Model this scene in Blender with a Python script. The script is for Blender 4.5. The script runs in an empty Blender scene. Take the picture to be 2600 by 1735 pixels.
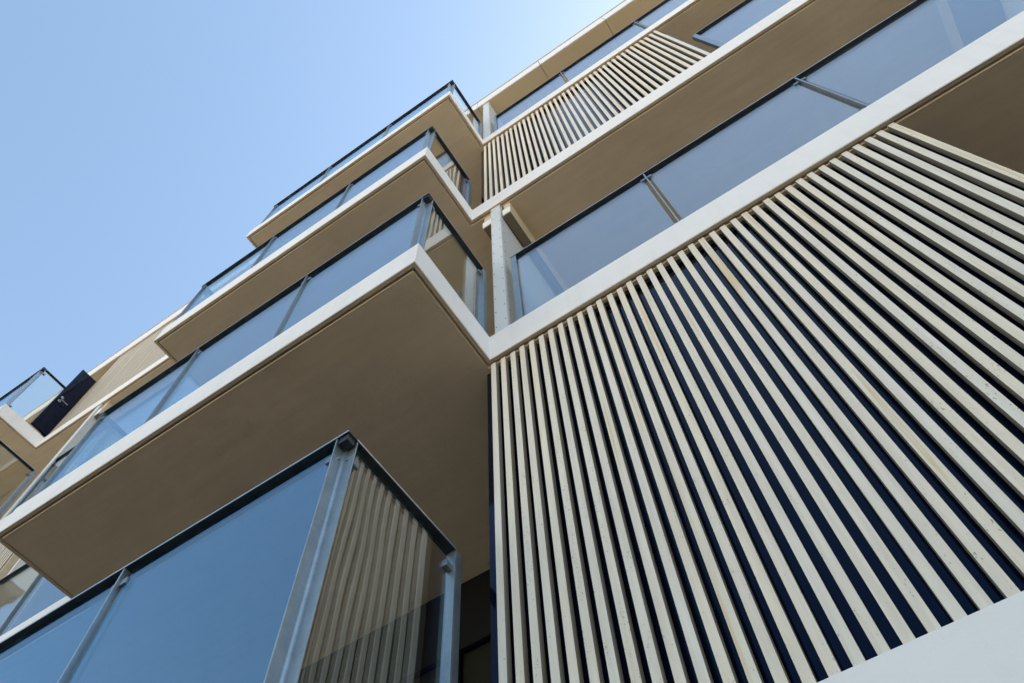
import bpy, bmesh, math, random
from mathutils import Matrix, Vector
rnd = random.Random(7)
scene = bpy.context.scene
COL = scene.collection

# ------------------------------------------------------------------ camera
cam_d = bpy.data.cameras.new('camera')
cam = bpy.data.objects.new('camera', cam_d)
COL.objects.link(cam)
R_ = Vector((0.8351278741760675, 0.5489490606311102, -0.03487639038639499))
U_ = Vector((0.5055252165171964, -0.7409828950151527, 0.44202783256284295))
F_ = Vector((-0.2168079547419887, 0.3867806589362823, 0.8963230626472862))
m = Matrix((R_, U_, -F_)).transposed().to_4x4()
m.translation = (1.13863, -1.75485, -4.30722)
cam.matrix_world = m
cam_d.sensor_fit = 'HORIZONTAL'
cam_d.sensor_width = 36.0
cam_d.lens = 1975.52 / 2600 * 36.0
cam_d.clip_start = 0.05
cam_d.clip_end = 6000
scene.camera = cam

# ------------------------------------------------------------------ sky and sun
SUN_EL, SUN_AZ = math.radians(57), math.radians(38)      # azimuth from +Y towards +X
world = bpy.data.worlds.new('World')
scene.world = world
world.use_nodes = True
wn, wl = world.node_tree.nodes, world.node_tree.links
bg = wn['Background']
sky = wn.new('ShaderNodeTexSky')
sky.sky_type = 'NISHITA'
sky.sun_disc = False
sky.sun_elevation = SUN_EL
sky.sun_rotation = SUN_AZ
sky.altitude = 0
sky.air_density = 1.0
sky.dust_density = 0.48
sky.ozone_density = 1.2
tint = wn.new('ShaderNodeMix'); tint.data_type = 'RGBA'; tint.blend_type = 'MULTIPLY'; tint.inputs[0].default_value = 1.0
tint.inputs[7].default_value = (1.05, 1.02, 0.87, 1)          # camera white balance set for open shade
wl.new(sky.outputs[0], tint.inputs[6]); wl.new(tint.outputs[2], bg.inputs[0])
bg.inputs[1].default_value = 0.12

sun_d = bpy.data.lights.new('sun', 'SUN')
sun_d.energy = 5.0
sun_d.angle = math.radians(0.5)
sun_d.color = (1.0, 0.94, 0.86)
sun = bpy.data.objects.new('sun', sun_d)
COL.objects.link(sun)
sd = Vector((math.cos(SUN_EL) * math.sin(SUN_AZ), math.cos(SUN_EL) * math.cos(SUN_AZ), math.sin(SUN_EL)))
sun.rotation_euler = sd.to_track_quat('Z', 'Y').to_euler()
sun.location = sd * 60

scene.view_settings.view_transform = 'Standard'
scene.view_settings.look = 'None'
scene.view_settings.gamma = 1.0
scene.view_settings.use_curve_mapping = False
scene.view_settings.exposure = 1.6

# ------------------------------------------------------------------ materials
class NT:
    def __init__(s, name):
        s.m = bpy.data.materials.new(name); s.m.use_nodes = True
        s.t = s.m.node_tree; s.p = s.t.nodes['Principled BSDF']; s.out = s.t.nodes['Material Output']
    def n(s, typ, **kw):
        nd = s.t.nodes.new(typ)
        for k, v in kw.items():
            if k.startswith('_'): setattr(nd, k[1:], v)
            else: nd.inputs[int(k[1:]) if k[0] == 'i' and k[1:].isdigit() else k].default_value = v
        return nd
    def l(s, a, b): s.t.links.new(a, b)
    def ramp(s, fac, stops):
        r = s.n('ShaderNodeValToRGB'); e = r.color_ramp.elements
        while len(e) < len(stops): e.new(0.5)
        for el, (p, c) in zip(e, stops):
            el.position = p; el.color = (*c, 1) if len(c) == 3 else c
        s.l(fac, r.inputs[0]); return r.outputs[0]
    def noise(s, vec, scale, detail=3.0, rough=0.5):
        nd = s.n('ShaderNodeTexNoise', Scale=scale, Detail=detail, Roughness=rough)
        s.l(vec, nd.inputs['Vector']); return nd.outputs['Fac']
    def mapv(s, vec, scale=(1, 1, 1), loc=(0, 0, 0)):
        mp = s.n('ShaderNodeMapping', Scale=scale, Location=loc)
        s.l(vec, mp.inputs['Vector']); return mp.outputs[0]
    def mix(s, fac, a, b, blend='MIX'):
        mx = s.n('ShaderNodeMix', _data_type='RGBA', _blend_type=blend)
        for sock, v in ((mx.inputs[0], fac), (mx.inputs[6], a), (mx.inputs[7], b)):
            if hasattr(v, 'is_linked'): s.l(v, sock)
            elif isinstance(v, (int, float)): sock.default_value = v
            else: sock.default_value = (*v, 1)
        return mx.outputs[2]
    def math(s, op, a, b=0.0):
        mt = s.n('ShaderNodeMath', _operation=op)
        for sock, v in ((mt.inputs[0], a), (mt.inputs[1], b)):
            if hasattr(v, 'is_linked'): s.l(v, sock)
            else: sock.default_value = v
        return mt.outputs[0]
    def bump(s, h, dist, strength=1.0, to=None):
        b = s.n('ShaderNodeBump', Strength=strength, Distance=dist)
        s.l(h, b.inputs['Height'])
        s.l(b.outputs[0], (to or s.p).inputs['Normal']); return b
    def geo(s): return s.n('ShaderNodeNewGeometry').outputs['Position']

def render_mat(name, c0, c1, rough=0.75, grain=0.0009, streak=0.0, mottle=0.04):
    k = NT(name); pos = k.geo()
    a = k.noise(pos, 1.7, 4, 0.6)
    col = k.ramp(a, [(0.3, c0), (0.7, c1)])
    if streak:
        st = k.noise(k.mapv(pos, (9, 9, 0.9)), 1.0, 3, 0.6)
        col = k.mix(k.ramp(st, [(0.52, (0, 0, 0)), (0.75, (streak,) * 3)]), col, tuple(v * 0.72 for v in c0))
    tr = k.noise(k.mapv(pos, (1.3, 16, 16)), 1.0, 4, 0.65)
    col = k.mix(k.ramp(tr, [(0.35, (mottle,) * 3), (0.65, (0, 0, 0))]), col, tuple(v * 0.6 for v in c0))
    k.l(col, k.p.inputs['Base Color'])
    k.p.inputs['Roughness'].default_value = rough
    fine = k.noise(pos, 160, 2, 0.6); soft = k.noise(pos, 7, 3, 0.5)
    h = k.math('ADD', fine, k.math('MULTIPLY', soft, 2.5))
    k.bump(h, grain, 0.8)
    return k.m

M = {}
M['white'] = render_mat('white_render', (0.77, 0.735, 0.715), (0.81, 0.775, 0.755), 0.7, 0.0009, 0.22)
M['soffit'] = render_mat('tan_soffit', (0.56, 0.468, 0.33), (0.65, 0.545, 0.39), 0.8, 0.0026, 0.0, 0.16)
M['panel'] = render_mat('tan_board', (0.54, 0.44, 0.29), (0.57, 0.465, 0.31), 0.55, 0.0003)
M['parapet'] = render_mat('white_board', (0.76, 0.755, 0.75), (0.79, 0.785, 0.78), 0.45, 0.0002)
M['partition'] = render_mat('pale_grey_board', (0.58, 0.59, 0.60), (0.62, 0.63, 0.64), 0.45, 0.0002, 0.12)
M['body'] = render_mat('brown_wall', (0.20, 0.175, 0.145), (0.24, 0.21, 0.175), 0.8, 0.001)
M['brown'] = render_mat('dark_brown_board', (0.17, 0.135, 0.09), (0.21, 0.165, 0.11), 0.6, 0.0004)
M['floor'] = render_mat('dark_floor', (0.07, 0.068, 0.065), (0.10, 0.097, 0.092), 0.7, 0.0005)

k = NT('navy_panel'); pos = k.geo()
k.l(k.ramp(k.noise(pos, 3.0, 3), [(0.3, (0.0025, 0.004, 0.013)), (0.7, (0.0035, 0.006, 0.019))]), k.p.inputs['Base Color'])
k.p.inputs['Roughness'].default_value = 0.06
k.p.inputs['IOR'].default_value = 1.31
k.p.inputs['Specular Tint'].default_value = (0.30, 0.50, 1.0, 1)
k.bump(k.noise(pos, 2.2, 2), 0.003, 0.4)
M['navy'] = k.m

k = NT('black_metal')
k.p.inputs['Base Color'].default_value = (0.006, 0.006, 0.0065, 1); k.p.inputs['Roughness'].default_value = 0.5; k.p.inputs['IOR'].default_value = 1.25
M['black'] = k.m

def galv(name, c0, c1, rough):
    k = NT(name); pos = k.geo()
    v = k.n('ShaderNodeTexVoronoi', Scale=70.0); k.l(pos, v.inputs['Vector'])
    n1 = k.noise(pos, 14, 4, 0.6)
    mixf = k.math('ADD', k.math('MULTIPLY', v.outputs['Distance'], 0.18), k.math('MULTIPLY', n1, 0.75))
    k.l(k.ramp(mixf, [(0.3, c0), (0.75, c1)]), k.p.inputs['Base Color'])
    k.l(k.math('ADD', k.math('MULTIPLY', n1, 0.25), rough), k.p.inputs['Roughness'])
    k.p.inputs['Metallic'].default_value = 0.85
    k.bump(n1, 0.0006, 0.5)
    return k.m
M['steel'] = galv('galvanised_steel', (0.30, 0.345, 0.375), (0.41, 0.465, 0.505), 0.30)
M['rail'] = galv('shade_dark_steel', (0.055, 0.06, 0.065), (0.085, 0.09, 0.095), 0.35)  # darkness of the shaded rail undersides put into the steel colour
M['edge_glint'] = galv('edge_glint_steel', (0.50, 0.53, 0.54), (0.62, 0.65, 0.66), 0.25)  # sky light on the outer rail edge put into a paler steel
M['clamp'] = galv('dull_zinc', (0.20, 0.23, 0.26), (0.30, 0.33, 0.36), 0.35)

def glass(name, tint, ior, wav, refl=(0.92, 0.97, 1.0)):
    k = NT(name); k.t.nodes.remove(k.p)
    tr = k.n('ShaderNodeBsdfTransparent', Color=(*tint, 1))
    gl = k.n('ShaderNodeBsdfGlossy', Color=(*refl, 1), Roughness=0.0)
    fr = k.n('ShaderNodeFresnel', IOR=ior)
    mx = k.n('ShaderNodeMixShader')
    ge = k.n('ShaderNodeNewGeometry'); pos = ge.outputs['Position']
    # thin pane: the same air-to-glass reflectance on both faces
    k.l(k.math('POWER', ior, k.math('SUBTRACT', 1.0, k.math('MULTIPLY', ge.outputs['Backfacing'], 2.0))), fr.inputs['IOR'])
    w = k.noise(k.mapv(pos, (3.2, 3.2, 1.5)), 1.0, 1.0, 0.4)
    b = k.n('ShaderNodeBump', Strength=1.0, Distance=wav)
    k.l(w, b.inputs['Height']); k.l(b.outputs[0], gl.inputs['Normal'])
    k.l(fr.outputs[0], mx.inputs[0]); k.l(tr.outputs[0], mx.inputs[1]); k.l(gl.outputs[0], mx.inputs[2])
    k.l(mx.outputs[0], k.out.inputs[0])
    return k.m
M['glass'] = glass('loggia_glass', (0.91, 0.93, 0.91), 2.9, 0.0016, (0.88, 0.95, 1.0))
M['glass_front'] = glass('sky_tinted_glass', (0.74, 0.86, 0.92), 2.6, 0.0016, (0.56, 0.82, 1.0))  # blue of the reflected sky put into the reflection tint
M['glass_upper'] = glass('pale_sky_tinted_glass', (0.90, 0.94, 0.95), 3.0, 0.0016, (0.78, 0.92, 1.0))  # paler sky blue put into the reflection tint of the upper fronts
M['glass_side'] = glass('clear_side_glass', (0.89, 0.90, 0.87), 1.9, 0.0020)
M['window'] = glass('window_glass', (0.45, 0.49, 0.46), 1.55, 0.002)

# pale pitted travertine-like slat
k = NT('pitted_slat')
tc = k.n('ShaderNodeTexCoord'); oi = k.n('ShaderNodeObjectInfo')
off = k.n('ShaderNodeCombineXYZ')
k.l(k.math('MULTIPLY', oi.outputs['Random'], 57.0), off.inputs[0]); k.l(k.math('MULTIPLY', oi.outputs['Random'], 91.0), off.inputs[2])
va = k.n('ShaderNodeVectorMath', _operation='ADD'); k.l(tc.outputs['Object'], va.inputs[0]); k.l(off.outputs[0], va.inputs[1])
vec = va.outputs[0]
base = k.mix(oi.outputs['Random'], (0.75, 0.685, 0.59), (0.70, 0.655, 0.61))
r2 = k.math('FRACT', k.math('MULTIPLY', oi.outputs['Random'], 17.31))
base = k.mix(k.math('MULTIPLY', r2, 0.55), base, (0.79, 0.66, 0.47))
grain = k.noise(k.mapv(vec, (38, 38, 2.2)), 1.0, 4, 0.65)
base = k.mix(k.ramp(grain, [(0.35, (0, 0, 0)), (0.70, (0.8, 0.8, 0.8))]), base, (0.60, 0.525, 0.42))
vein = k.noise(k.mapv(vec, (26, 26, 0.55)), 1.0, 2, 0.5)
veinm = k.math('MULTIPLY', k.ramp(vein, [(0.60, (0, 0, 0)), (0.66, (1, 1, 1)), (0.70, (0.2, 0.2, 0.2))]),
               k.ramp(r2, [(0.25, (0.1, 0.1, 0.1)), (0.6, (0.85, 0.85, 0.85))]))
base = k.mix(veinm, base, (0.62, 0.46, 0.24))
patch = k.noise(k.mapv(vec, (14, 14, 3.0)), 1.0, 3, 0.6)
base = k.mix(k.ramp(patch, [(0.5, (0, 0, 0)), (0.8, (0.35, 0.35, 0.35))]), base, (0.58, 0.50, 0.43))
vo = k.n('ShaderNodeTexVoronoi', Scale=1.0, Randomness=1.0)
wob = k.n('ShaderNodeTexNoise', Scale=60.0, Detail=1.0); k.l(vec, wob.inputs['Vector'])
wv = k.n('ShaderNodeVectorMath', _operation='MULTIPLY_ADD'); k.l(wob.outputs['Color'], wv.inputs[0])
wv.inputs[1].default_value = (0.010, 0.010, 0.020); k.l(vec, wv.inputs[2])
k.l(k.mapv(wv.outputs[0], (260, 260, 105)), vo.inputs['Vector'])
sel = k.n('ShaderNodeSeparateColor'); k.l(vo.outputs['Color'], sel.inputs[0])
dens = k.noise(k.mapv(vec, (30, 30, 6)), 1.0, 3, 0.6)
dens = k.math('ADD', dens, k.math('MULTIPLY', k.math('FRACT', k.math('MULTIPLY', oi.outputs['Random'], 41.7)), 0.16))
size = k.math('MULTIPLY', k.math('POWER', sel.outputs[0], 4.0), 0.52)
pit = k.math('LESS_THAN', vo.outputs['Distance'], k.math('MULTIPLY', size, k.ramp(dens, [(0.50, (0, 0, 0)), (0.70, (1, 1, 1))])))
base = k.mix(k.math('MULTIPLY', pit, 0.7), base, (0.16, 0.13, 0.11))
k.l(base, k.p.inputs['Base Color'])
k.p.inputs['Roughness'].default_value = 0.7
k.bump(k.math('SUBTRACT', k.math('MULTIPLY', grain, 0.5), pit), 0.0010, 0.8)
M['slat'] = k.m
k = NT('shaded_slat_side'); tc = k.n('ShaderNodeTexCoord'); oi = k.n('ShaderNodeObjectInfo')
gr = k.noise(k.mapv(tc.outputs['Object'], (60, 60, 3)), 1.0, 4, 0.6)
a = k.ramp(gr, [(0.3, (0.20, 0.165, 0.12)), (0.7, (0.31, 0.26, 0.19))])  # browner wood, darkened further for the shade between slats
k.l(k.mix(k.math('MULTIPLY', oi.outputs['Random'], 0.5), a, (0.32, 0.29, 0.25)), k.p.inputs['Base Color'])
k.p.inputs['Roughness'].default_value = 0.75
M['shaded_slat_side'] = k.m

k = NT('paving'); pos = k.geo()
br = k.n('ShaderNodeTexBrick', Scale=1.6); k.l(pos, br.inputs['Vector'])
br.inputs['Color1'].default_value = (0.56, 0.47, 0.36, 1); br.inputs['Color2'].default_value = (0.60, 0.51, 0.40, 1)
br.inputs['Mortar'].default_value = (0.36, 0.31, 0.25, 1)
k.l(k.mix(k.math('MULTIPLY', k.noise(pos, 0.7, 5), 0.4), br.outputs['Color'], (0.48, 0.41, 0.32)), k.p.inputs['Base Color'])
k.p.inputs['Roughness'].default_value = 0.9
M['ground'] = k.m

k = NT('dark_strip'); pos = k.geo()
k.l(k.ramp(k.noise(pos, 40, 5, 0.7), [(0.3, (0.03, 0.03, 0.03)), (0.7, (0.055, 0.054, 0.052))]), k.p.inputs['Base Color'])
k.p.inputs['Roughness'].default_value = 0.9
M['dark_strip'] = k.m

# ------------------------------------------------------------------ mesh helpers
def box(bm, x0, x1, y0, y1, z0, z1, bev=0.0):
    if bev:
        t = bmesh.new(); bmesh.ops.create_cube(t, size=1.0)
        for v in t.verts:
            v.co = Vector(((x0 + x1) / 2 + v.co.x * (x1 - x0), (y0 + y1) / 2 + v.co.y * (y1 - y0), (z0 + z1) / 2 + v.co.z * (z1 - z0)))
        bmesh.ops.bevel(t, geom=list(t.edges), offset=bev, segments=2, affect='EDGES', profile=0.6)
        me = bpy.data.meshes.new('tmp'); t.to_mesh(me); t.free(); bm.from_mesh(me); bpy.data.meshes.remove(me)
        return
    vs = [bm.verts.new((x, y, z)) for x in (x0, x1) for y in (y0, y1) for z in (z0, z1)]
    for f in ((0, 1, 3, 2), (4, 6, 7, 5), (0, 4, 5, 1), (2, 3, 7, 6), (0, 2, 6, 4), (1, 5, 7, 3)):
        bm.faces.new([vs[i] for i in f])

def cyl(bm, c, axis, r, h, seg=12):
    rot = Vector((0, 0, 1)).rotation_difference(Vector(axis)).to_matrix().to_4x4()
    bmesh.ops.create_cone(bm, cap_ends=True, segments=seg, radius1=r, radius2=r, depth=h,
                          matrix=Matrix.Translation(c) @ rot)

def tube(bm, pts, r, seg=10):
    rings = []
    for i, p in enumerate(pts):
        a = Vector(pts[max(i - 1, 0)]); b = Vector(pts[min(i + 1, len(pts) - 1)])
        q = Vector((0, 0, 1)).rotation_difference((b - a).normalized())
        rings.append([bm.verts.new(Vector(p) + q @ Vector((r * math.cos(t * 2 * math.pi / seg), r * math.sin(t * 2 * math.pi / seg), 0))) for t in range(seg)])
    for A, B in zip(rings, rings[1:]):
        for i in range(seg): bm.faces.new((A[i], A[(i + 1) % seg], B[(i + 1) % seg], B[i]))
    bm.faces.new(rings[0][::-1]); bm.faces.new(rings[-1])

def offset_path(path, o):
    """axis-aligned polyline moved o metres to its right-hand side (towards the building)"""
    out = []
    nrm = []
    for (ax, ay), (bx, by) in zip(path, path[1:]):
        d = Vector((bx - ax, by - ay)).normalized(); nrm.append(Vector((d.y, -d.x)))
    for i, p in enumerate(path):
        n = nrm[0] if i == 0 else nrm[-1] if i == len(path) - 1 else nrm[i - 1] + nrm[i]
        out.append((p[0] + o * n.x, p[1] + o * n.y))
    return out

def sweep(bm, path, prof, jit=0.0, step=0.25):
    """closed profile [(inward offset, z)] swept along the path with mitred corners"""
    rows = []
    offs = [offset_path(path, o) for o, z in prof]
    for i in range(len(path)):
        rows.append([Vector((offs[j][i][0], offs[j][i][1], prof[j][1])) for j in range(len(prof))])
    full = []
    for i in range(len(rows) - 1):
        L = (Vector(path[i + 1]) - Vector(path[i])).length
        n = max(1, int(L / step)) if jit else 1
        for s in range(n): full.append([a.lerp(b, s / n) for a, b in zip(rows[i], rows[i + 1])])
    full.append(rows[-1])
    vr = []
    for row in full:
        j1 = rnd.gauss(0, jit) if jit else 0
        vr.append([bm.verts.new(v + Vector((0, 0, j1))) for v in row])
    n = len(prof)
    for A, B in zip(vr, vr[1:]):
        for j in range(n): bm.faces.new((A[j], A[(j + 1) % n], B[(j + 1) % n], B[j]))
    bm.faces.new(vr[0]); bm.faces.new(vr[-1][::-1])

def link(name, bm, mat, parent=None, label=None, kind=None):
    bmesh.ops.recalc_face_normals(bm, faces=list(bm.faces))
    me = bpy.data.meshes.new(name); bm.to_mesh(me); bm.free()
    me.materials.append(M[mat])
    return place(name, me, parent, label=label, kind=kind)

WORLD = {}
def place(name, me, parent=None, loc=(0, 0, 0), rot=(0, 0, 0), label=None, kind=None):
    o = bpy.data.objects.new(name, me); COL.objects.link(o)
    o.location = loc; o.rotation_euler = rot
    if parent:
        o.parent = parent
        o.matrix_parent_inverse = Matrix.Translation(-WORLD[parent.name])
    WORLD[o.name] = Vector(loc)
    if label: o['label'] = label
    if kind: o['kind'] = kind
    return o

def empty(name, loc, label, cat, group=None):
    o = bpy.data.objects.new(name, None); COL.objects.link(o)
    o.location = loc; o.empty_display_size = 0.3
    o['label'] = label; o['category'] = cat
    if group: o['group'] = group
    WORLD[o.name] = Vector(loc)
    return o

def boxo(name, mat, parent, dims, bev=0.0, label=None):
    bm = bmesh.new(); box(bm, *dims, bev=bev); return link(name, bm, mat, parent, label)

# ------------------------------------------------------------------ the setting
GZ = -5.95
bm = bmesh.new(); S = 2500
for f in [[(-S, -S), (S, -S), (S, S), (-S, S)]]:
    bm.faces.new([bm.verts.new((x, y, GZ)) for x, y in f])
g = link('ground', bm, 'ground'); g['kind'] = 'structure'
g = boxo('unseen_dark_strip', 'dark_strip', None, (-80, 80, -16.0, 0.28, GZ + 0.004, GZ + 0.008)); g['kind'] = 'structure'  # unseen dark ground added to dim lower soffits and rail undersides

# ------------------------------------------------------------------ building levels (metres; facade plane y = 0, outside is -y)
D = 0.733
XR, XLEFT, YB = 6.2, -12.5, 1.31
LV = [dict(z=-3.0, b=-3.295, c=-0.14, L=-3.46, XL=-7.0),
      dict(z=0.0, b=-0.2945, c=0.0, L=-3.335, XL=-9.6),
      dict(z=3.0, b=2.6865, c=-0.169, L=-3.477, XL=-6.985),
      dict(z=5.9028, b=5.646, c=-0.041, L=-3.334, XL=-8.106)]
RZ0, RZ1 = 8.589, 9.031
bld = empty('apartment_building', (-2.0, 4.0, GZ),
            'modern apartment building with white slab edges, projecting balconies and pale vertical slat screens', 'building')

slab_labels = ['lowest white edged floor slab below the large slat screen',
               'thick white edged balcony slab above the large slat screen',
               'white edged balcony slab below the smaller upper slat screen',
               'topmost white edged balcony slab above the smaller slat screen']
for i, lv in enumerate(LV):
    z, b = lv['z'], lv['b']
    path = [(XR, 0), (lv['c'], 0), (lv['c'], -D), (lv['L'], -D), (lv['L'], 0), (lv['XL'], 0), (lv['XL'], -D), (XLEFT, -D)]
    # core with the soffit
    inner = offset_path(path, 0.046)
    pts = []
    for (a, c) in zip(inner, inner[1:]):
        n = max(1, int((Vector(c) - Vector(a)).length / 0.12))
        for s in range(n):
            q = Vector(a).lerp(Vector(c), s / n)
            pts.append((q.x + rnd.gauss(0, 0.0007), q.y + rnd.gauss(0, 0.0007)))
    pts.append(inner[-1])
    pts += [(XLEFT, YB + 0.05), (XR, YB + 0.05)]
    bm = bmesh.new()
    lo = [bm.verts.new((x, y, b - 0.006)) for x, y in pts]; hi = [bm.verts.new((x, y, z - 0.005)) for x, y in pts]
    bm.faces.new(lo[::-1]); bm.faces.new(hi)
    for q in range(len(pts)):
        bm.faces.new((lo[q], lo[(q + 1) % len(pts)], hi[(q + 1) % len(pts)], hi[q]))
    slab = link('floor_slab', bm, 'soffit', bld, slab_labels[i])
    # drip groove strip
    bm = bmesh.new()
    sweep(bm, path, [(0.005, b), (0.027, b), (0.029, b + 0.018), (0.037, b + 0.018), (0.0455, b - 0.0055), (0.0455, b + 0.05), (0.005, b + 0.05)], 0.0006)
    link('drip_edge', bm, 'soffit', slab)
    bm = bmesh.new()
    sweep(bm, path, [(0.0, b + 0.004), (0.0045, b - 0.001), (0.0045, z - 0.006), (0.04, z - 0.004), (0.04, z), (0.004, z), (0.0, z - 0.004)], 0.0005, 0.4)
    link('fascia', bm, 'white', slab)
    bm = bmesh.new()
    fin = offset_path(path, 0.07) + [(XLEFT, YB + 0.045), (XR, YB + 0.045)]
    lo = [bm.verts.new((x, y, z - 0.004)) for x, y in fin]; hi = [bm.verts.new((x, y, z)) for x, y in fin]
    bm.faces.new(lo[::-1]); bm.faces.new(hi)
    for q in range(len(fin)): bm.faces.new((lo[q], lo[(q + 1) % len(fin)], hi[(q + 1) % len(fin)], hi[q]))
    link('added_floor_layer', bm, 'floor', slab)  # unseen dark layer added to cut light bounced onto rails and soffits

# roof with parapet boards and soffit boards
roof = boxo('roof', 'body', bld, (XLEFT, XR, 0.03, 10.0, RZ0 + 0.012, RZ1 - 0.01))
x = -0.136 - 1.189 * 10
while x < XR:
    x0, x1 = max(x + 0.004, XLEFT), min(x + 1.189 - 0.004, XR)
    if x1 > x0 + 0.1:
        boxo('parapet_board', 'parapet', roof, (x0, x1, -0.008, 0.008, RZ0 + 0.006, RZ1), 0.0015)
        boxo('soffit_board', 'panel', roof, (x0, x1, 0.010, YB, RZ0, RZ0 + 0.010), 0.0015)
        # screw heads in the soffit board
        bm = bmesh.new()
        for sx in (x0 + 0.05, (x0 + x1) / 2, x1 - 0.05):
            for sy in (0.06, 0.31): cyl(bm, (sx, sy, RZ0 - 0.001), (0, 0, 1), 0.005, 0.004, 8)
        link('screws', bm, 'clamp', roof, kind='stuff')
    x += 1.189
boxo('coping', 'panel', roof, (XLEFT, XR, -0.022, 0.06, RZ1 + 0.002, RZ1 + 0.014))
boxo('shadow_gap', 'black', roof, (XLEFT, XR, 0.0085, 0.0295, RZ0 + 0.013, RZ1 - 0.012))

# building body: the wall behind the balconies and loggias
boxo('wall', 'body', bld, (XLEFT, XR, YB + 0.06, 10.0, GZ - 0.3, RZ0 + 0.01))
boxo('ground_floor_wall', 'body', bld, (XLEFT, XR, 0.30, YB + 0.055, GZ - 0.3, -3.30))
for i, (zt, zb) in enumerate(((-0.2945, -3.0), (2.6865, 0.0), (5.646, 3.0), (RZ0, 5.9028))):
    for (xa, xb) in ((-3.30, -0.05),):
        boxo('transom_panel', 'black', bld, (xa, xb, YB, YB + 0.058, zt - 0.52, zt - 0.002))
        fr = bmesh.new()
        w = 0.05
        n = 3
        for q in range(n + 1):
            xx = xa + (xb - xa - w) * q / n
            box(fr, xx, xx + w, YB - 0.01, YB + 0.045, zb + 0.002, zt - 0.522)
        for q in range(n):
            x0 = xa + (xb - xa - w) * q / n + w; x1 = xa + (xb - xa - w) * (q + 1) / n
            box(fr, x0, x1, YB - 0.008, YB + 0.045, zt - 0.575, zt - 0.523)
            box(fr, x0, x1, YB - 0.008, YB + 0.045, zb + 0.003, zb + 0.07)
        win = link('window', fr, 'black', bld)
        for q in range(n):
            x0 = xa + (xb - xa - w) * q / n + w; x1 = xa + (xb - xa - w) * (q + 1) / n
            boxo('pane', 'window', win, (x0 + .002, x1 - .002, YB + 0.015, YB + 0.03, zb + 0.072, zt - 0.577))

# ------------------------------------------------------------------ slat screens
PITCH, SW, SD, YS = 0.0644, 0.0330, 0.034, 0.026
def slat_mesh(name, h):
    bm = bmesh.new(); box(bm, -SW / 2, SW / 2, 0, SD, 0, h, bev=0.0016)
    bmesh.ops.recalc_face_normals(bm, faces=list(bm.faces))
    me = bpy.data.meshes.new(name); bm.to_mesh(me); bm.free(); me.materials.append(M['slat']); me.materials.append(M['shaded_slat_side'])
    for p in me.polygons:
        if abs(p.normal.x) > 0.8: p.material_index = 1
    return me
def screen(z0, z1, xa_back, xb_back, first, count, label, mesh):
    s = boxo('slat_screen', 'navy', bld, (xa_back, xb_back, YS + SD + 0.014, YB + 0.05, z0 + 0.001, z1 - 0.007), label=label)
    for zz in (z1 - 0.075,):
        boxo('batten', 'black', s, (xa_back + 0.03, xb_back - 0.03, YS + SD + 0.001, YS + SD + 0.0135, zz, zz + 0.05))
    for i in range(count):
        place('slat', mesh, s, (first + i * PITCH + rnd.gauss(0, 0.0006), YS + rnd.gauss(0, 0.0009), z0 + 0.002 + abs(rnd.gauss(0, 0.002))),
              (rnd.gauss(0, 0.0004), rnd.gauss(0, 0.0004), rnd.gauss(0, 0.006)))
mS0 = slat_mesh('slat_long', 2.685)
mS2 = slat_mesh('slat_upper', 2.62)
mS3 = slat_mesh('slat_top', 2.665)
screen(-3.0, -0.2945, -0.070, 2.508, 0.0075, 38 + 1, 'large screen of pale pitted slats over navy panels, under the thick white slab', mS0)
screen(3.0, 5.646, -0.112, 2.480, -0.030, 38 + 1, 'smaller upper screen of pale slats over shiny navy panels', mS2)
screen(5.9028, RZ0, -8.075, -3.40, -8.045, 72, 'distant screen of fine pale slats under the roof edge beside the open door', mS3)
screen(0.0, 2.6865, -9.0, -5.56, -8.90, 52, 'far screen of pale slats half hidden behind the soffit of the thick balcony slab', slat_mesh('slat_far', 2.66))
# jambs and recess darkness at the right end of that far screen
boxo('jamb_and_dark_recess', 'soffit', bld, (-5.555, -5.535, 0.03, 0.30, 0.001, 2.685))
boxo('jamb_and_dark_recess', 'white', bld, (-5.36, -5.335, 0.05, 0.35, 0.001, 2.685))
boxo('jamb_and_dark_recess', 'black', bld, (-5.53, -5.365, 0.30, 0.36, 0.001, 2.685))  # black sheet stands in for the darkness of the recess

# ------------------------------------------------------------------ partitions and beams
def partition(x0, x1, z0, z1, y0=0.018, label=None):
    p = boxo('partition_wall', 'partition', bld, (x0 + 0.001, x1 - 0.001, y0 + 0.012, YB + 0.04, z0 + 0.001, z1 - 0.001), label=label)
    boxo('end_panel', 'partition', p, (x0 - 0.002, x1 - 0.004, y0, y0 + 0.010, z0 + 0.001, z1 - 0.001), 0.0012)
    bm = bmesh.new(); n = 12
    for q in range(n):
        zz = z0 + 0.12 + q * (z1 - z0 - 0.2) / (n - 1)
        for xx in (x0 + 0.012, x1 - 0.018): cyl(bm, (xx, y0 - 0.001, zz + (0.05 if xx > x0 + .02 else 0)), (0, 1, 0), 0.0048, 0.004, 8)
        cyl(bm, (x1, y0 + 0.035, zz), (1, 0, 0), 0.0048, 0.004, 8)
    link('rivets', bm, 'clamp', p, kind='stuff')
    return p
partition(0.030, 0.130, 0.0, 2.6865, label='pale riveted partition standing on the thick white slab')
partition(-0.044, 0.066, 5.9028, RZ0, label='pale riveted partition standing on the topmost slab')
partition(-6.86, -6.75, 3.0, 5.646, label='distant pale riveted partition behind the glass of the lower balcony')
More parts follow.
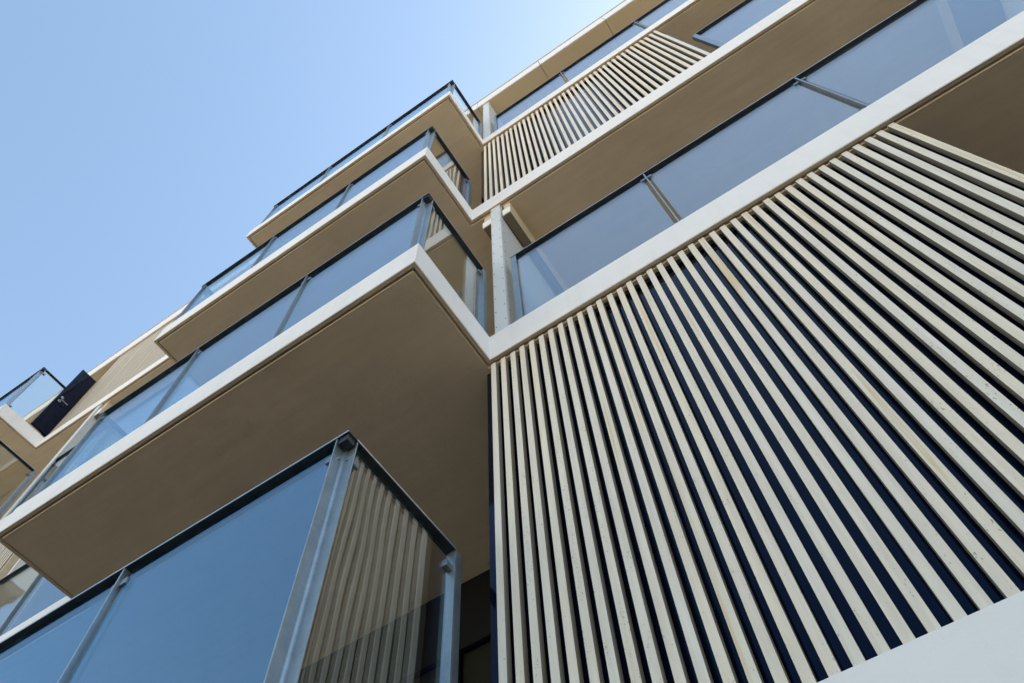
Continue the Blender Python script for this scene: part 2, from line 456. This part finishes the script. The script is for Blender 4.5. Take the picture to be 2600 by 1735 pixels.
def beam(x0, x1, z1, h=0.34):
    b = boxo('ceiling_beam', 'soffit', bld, (x0, x1, 0.040, YB + 0.03, z1 - h, z1 - h + 0.15), 0.003)
    boxo('end_cap', 'white', b, (x0 + 0.001, x1 - 0.001, 0.034, 0.0395, z1 - h + 0.002, z1 - h + 0.148))
    boxo('bottom_panel', 'brown', b, (x0 + 0.004, x1 - 0.004, 0.042, YB + 0.028, z1 - h - 0.004, z1 - h - 0.0002))
    boxo('mortar_bed', 'soffit', b, (x0 + 0.008, x1 - 0.004, 0.052, YB + 0.03, z1 - h + 0.1505, z1 - 0.001))
beam(0.142, 0.222, 2.6865)
beam(-0.072, 0.022, 2.6865)
beam(4.12, 4.49, 2.6865, 0.22)
beam(-6.73, -6.63, 5.646)
boxo('loggia_wall_and_blocker', 'white', bld, (4.495, 6.15, 0.30, YB + 0.04, 0.001, 2.685))
boxo('loggia_wall_and_blocker', 'body', bld, (4.0, 6.15, 0.05, YB + 0.04, -2.999, -0.296))  # added to block light from the sunlit ground
boxo('loggia_wall_and_blocker', 'body', bld, (6.0, 6.15, 0.05, YB + 0.04, 3.001, 5.639))  # added light blocker for the upper loggia

# navy door standing open at the end of the distant slat screen
door = boxo('door', 'navy', bld, (-8.112, -8.076, -0.285, 0.008, 5.93, 7.62), 0.002, label='navy door standing open beside the distant slat screen')
bm = bmesh.new(); cyl(bm, (-8.072, -0.215, 6.66), (1, 0, 0), 0.026, 0.010, 20)
tube(bm, [(-8.07, -0.215, 6.66), (-8.03, -0.215, 6.66), (-8.022, -0.205, 6.66), (-8.022, -0.09, 6.655)], 0.0085)
link('handle', bm, 'steel', door)
bm = bmesh.new(); cyl(bm, (-8.072, -0.215, 6.765), (1, 0, 0), 0.026, 0.010, 20); cyl(bm, (-8.066, -0.215, 6.765), (1, 0, 0), 0.008, 0.006, 12)
link('lock', bm, 'steel', door)

# ------------------------------------------------------------------ balustrades
HR, RW, RT = 1.178, 0.050, 0.008
def shared(name, build, mat):
    bm = bmesh.new(); build(bm); bmesh.ops.recalc_face_normals(bm, faces=list(bm.faces))
    me = bpy.data.meshes.new(name); bm.to_mesh(me); bm.free(); me.materials.append(M[mat]); return me
def _post(bm):
    box(bm, -0.005, 0.005, 0.001, 0.054, 0, HR - RT - 0.0005, 0.0012)
    box(bm, -0.045, 0.045, -0.0, 0.058, 0, 0.008)
def _corner(bm):      # L angle, its heel towards the balcony; built for the +x / -y corner, corner of rail at 0,0
    w, t, h = 0.060, 0.006, HR - RT - 0.0005
    box(bm, -w, -w + t, 0.001, w, 0, h, 0.0012)
    box(bm, -w + t - 0.001, -0.001, w - t, w, 0, h, 0.0012)
    # root radius
    pts = [(-w + t - .0005, w - t + .0005)] + [(-w + t + 0.010 * (1 - math.sin(a)), w - t - 0.010 * (1 - math.cos(a))) for a in [i * math.pi / 2 / 6 for i in range(7)]]
    lo = [bm.verts.new((px, py, 0.01)) for px, py in pts]; hi = [bm.verts.new((px, py, h)) for px, py in pts]
    for i in range(len(pts)): bm.faces.new((lo[i], lo[(i + 1) % len(pts)], hi[(i + 1) % len(pts)], hi[i]))
    bm.faces.new(lo); bm.faces.new(hi)
def _bracket(bm): box(bm, -0.046, -0.006, 0.006, 0.046, HR - 0.045, HR - RT - 0.001, 0.0015)
def _bolt_a(bm): cyl(bm, (-0.060 + 0.006 + 0.003, 0.030, HR - 0.105), (1, 0, 0), 0.0065, 0.007, 6)
def _bolt_b(bm): cyl(bm, (-0.030, 0.060 - 0.006 - 0.003, HR - 0.105), (0, 1, 0), 0.0065, 0.007, 6)
def _clampx(bm): box(bm, 0.006, 0.044, -0.014, 0.014, -0.017, 0.017, 0.005)      # reaches along +x from a post
def _clampy(bm): box(bm, -0.014, 0.014, 0.001, 0.042, -0.017, 0.017, 0.005)      # reaches along +y
def _endpost(bm):   # angle at the wall end of a side rail, faces outside
    box(bm, -0.045, -0.001, -0.006, 0.0, 0, HR - RT - 0.0005, 0.001)
    box(bm, -0.006, -0.001, 0.0005, 0.040, 0, HR - RT - 0.0005, 0.001)
PM = dict(post=shared('post', _post, 'steel'), corner=shared('corner_post', _corner, 'steel'), bracket=shared('corner_bracket', _bracket, 'rail'),
          bolt_a=shared('bolt', _bolt_a, 'steel'), bolt_b=shared('bolt', _bolt_b, 'steel'), cx=shared('clamp', _clampx, 'clamp'), cy=shared('clamp', _clampy, 'clamp'), end=shared('end_post', _endpost, 'steel'))
PI = math.pi
PG = 0.026        # pane line, measured inward from the outer rail edge
def mirror_mesh(me):
    m2 = me.copy(); m2.transform(Matrix.Scale(-1, 4, (1, 0, 0))); m2.flip_normals(); return m2
PM['corner_l'] = mirror_mesh(PM['corner']); PM['bracket_l'] = mirror_mesh(PM['bracket']); PM['bolt_a_l'] = mirror_mesh(PM['bolt_a']); PM['bolt_b_l'] = mirror_mesh(PM['bolt_b'])
PM['cx_l'] = mirror_mesh(PM['cx']); PM['end_l'] = mirror_mesh(PM['end'])

def rail(root, x0, x1, y0, y1, z, edge):
    h = boxo('handrail', 'rail', root, (x0, x1, y0, y1, z + HR - RT, z + HR - 0.0005), 0.0008)
    t = 0.0025
    d = {'front': (x0, x1, y0 - t, y0 - 0.0002, z + HR - RT - 0.0005, z + HR), 'right': (x1 + 0.0002, x1 + t, y0, y1, z + HR - RT - 0.0005, z + HR),
         'left': (x0 - t, x0 - 0.0002, y0, y1, z + HR - RT - 0.0005, z + HR)}[edge]
    boxo('rail_glint', 'edge_glint', h, d)  # added pale strip that draws the bright edge line
def clamps_x(root, x, y, z, left=True, right=True):
    for zz in (z + HR - 0.085, z + 0.075):
        if right: place('clamp', PM['cx'], root, (x, y + PG, zz))
        if left: place('clamp', PM['cx_l'], root, (x, y + PG, zz))
def pane(root, x0, x1, y0, y1, z, mat='glass_side'):
    boxo('glass_pane', mat, root, (x0, x1, y0, y1, z + 0.05, z + HR - 0.020))

def front(root, xa, xb, y, z, posts, padA, padB, mat='glass_front'):
    """straight run of panes along x between xa and xb; posts inside; pads at the ends"""
    xs = sorted(posts)
    edges = [xa + padA] + [e for p in xs for e in (p - 0.026, p + 0.026)] + [xb - padB]
    for a, b in zip(edges[::2], edges[1::2]):
        pane(root, a, b, y + PG - 0.006, y + PG + 0.006, z, mat)
    for p in xs:
        place('post', PM['post'], root, (p, y, z + 0.001)); clamps_x(root, p, y, z)

def balcony_rail(label, i, e, xl, posts, ey=-0.7165, left_return=True, yend=-0.018, zz=None):
    z = LV[i]['z']
    root = empty('balustrade', ((e + xl) / 2, ey, z), label, 'balustrade', 'glass and steel balustrades of the building')
    rail(root, xl, e, ey, ey + RW, z, 'front')
    rail(root, e - RW, e, ey + RW + 0.0006, yend, z, 'right')
    c = place('corner_post', PM['corner'], root, (e, ey, z + 0.001))
    place('corner_bracket', PM['bracket'], c, (e, ey, z + 0.001)); [place('bolt', PM[q], c, (e, ey, z + 0.001)) for q in ('bolt_a', 'bolt_b')]
    front(root, xl, e, ey, z, posts, 0.085, 0.085, 'glass_front' if i == 0 else 'glass_upper')
    for q in (z + HR - 0.105, z + 0.075):
        place('clamp', PM['cx_l'], root, (e - 0.056, ey + PG, q)); place('clamp', PM['cy'], root, (e - PG, ey + 0.060, q))
        place('clamp', PM['cy'], root, (e - PG, yend - 0.006, q), (0, 0, PI))
    pane(root, e - PG - 0.006, e - PG + 0.006, ey + 0.082, yend - 0.028, z)
    place('end_post', PM['end'], root, (e, yend, z + 0.001))
    if left_return:
        rail(root, xl, xl + RW, ey + RW + 0.0006, yend, z, 'left')
        c = place('corner_post', PM['corner_l'], root, (xl, ey, z + 0.001))
        place('corner_bracket', PM['bracket_l'], c, (xl, ey, z + 0.001)); [place('bolt', PM[q], c, (xl, ey, z + 0.001)) for q in ('bolt_a_l', 'bolt_b_l')]
        for q in (z + HR - 0.105, z + 0.075):
            place('clamp', PM['cx'], root, (xl + 0.056, ey + PG, q)); place('clamp', PM['cy'], root, (xl + PG, ey + 0.060, q))
        pane(root, xl + PG - 0.006, xl + PG + 0.006, ey + 0.082, yend - 0.028, z)
        place('end_post', PM['end_l'], root, (xl, yend, z + 0.001))
    return root

balcony_rail('large glass balustrade of the lowest balcony, its corner post in front of the brown soffit', 0, -0.170, -3.46, [-1.324, -2.395])
balcony_rail('glass balustrade standing on the thick white balcony slab above the lowest balcony', 1, -0.028, -3.305, [-1.149, -2.234])
balcony_rail('glass balustrade of the second balcony from the top', 2, -0.205, -3.49, [-1.32, -2.40])
balcony_rail('glass balustrade of the topmost projecting balcony with sky behind it', 3, -0.062, -3.31, [-1.163, -2.24])
balcony_rail('distant glass balustrade in front of the open navy door', 3, -8.135, -12.3, [-9.25, -10.35, -11.4], ey=-0.735, left_return=False)
balcony_rail('distant glass balustrade below the one with the open navy door', 2, -7.015, -12.3, [-8.1, -9.2, -10.3, -11.4], ey=-0.72, left_return=False)

def loggia_rail(label, z, x0, x1, posts, y=0.019):
    root = empty('balustrade', ((x0 + x1) / 2, y, z), label, 'balustrade', 'glass and steel balustrades of the building')
    rail(root, x0, x1, y, y + RW, z, 'front')
    front(root, x0, x1, y, z, posts, 0.034, 0.034, 'glass')
    for xe, mk, ck in ((x0, 'end_l', 'cx'), (x1, 'end', 'cx_l')):
        place('end_post', PM[mk], root, (xe, y + 0.008, z + 0.001))
        for q in (z + HR - 0.085, z + 0.075): place('clamp', PM[ck], root, (xe, y + PG, q))
    return root
loggia_rail('glass balustrade of the loggia beside the pale partition, over the large slat screen', 0.0, 0.186, 4.80, [1.322, 2.506, 3.69])
loggia_rail('glass balustrade of the top loggia under the roof soffit', 5.9028, 0.122, 4.80, [1.25, 2.432, 3.61], y=0.027)
loggia_rail('short glass balustrade beginning beside the upper slat screen', 3.0, 2.532, 6.0, [3.7, 4.85], y=0.024)
loggia_rail('distant glass balustrade in the loggia beside the far pale partition', 3.0, -6.70, -3.52, [-5.6, -4.5], y=0.01)
loggia_rail('glass balustrade half hidden behind the dark soffit of the thick balcony slab', 0.0, -5.50, -3.40, [-4.515], y=0.014)
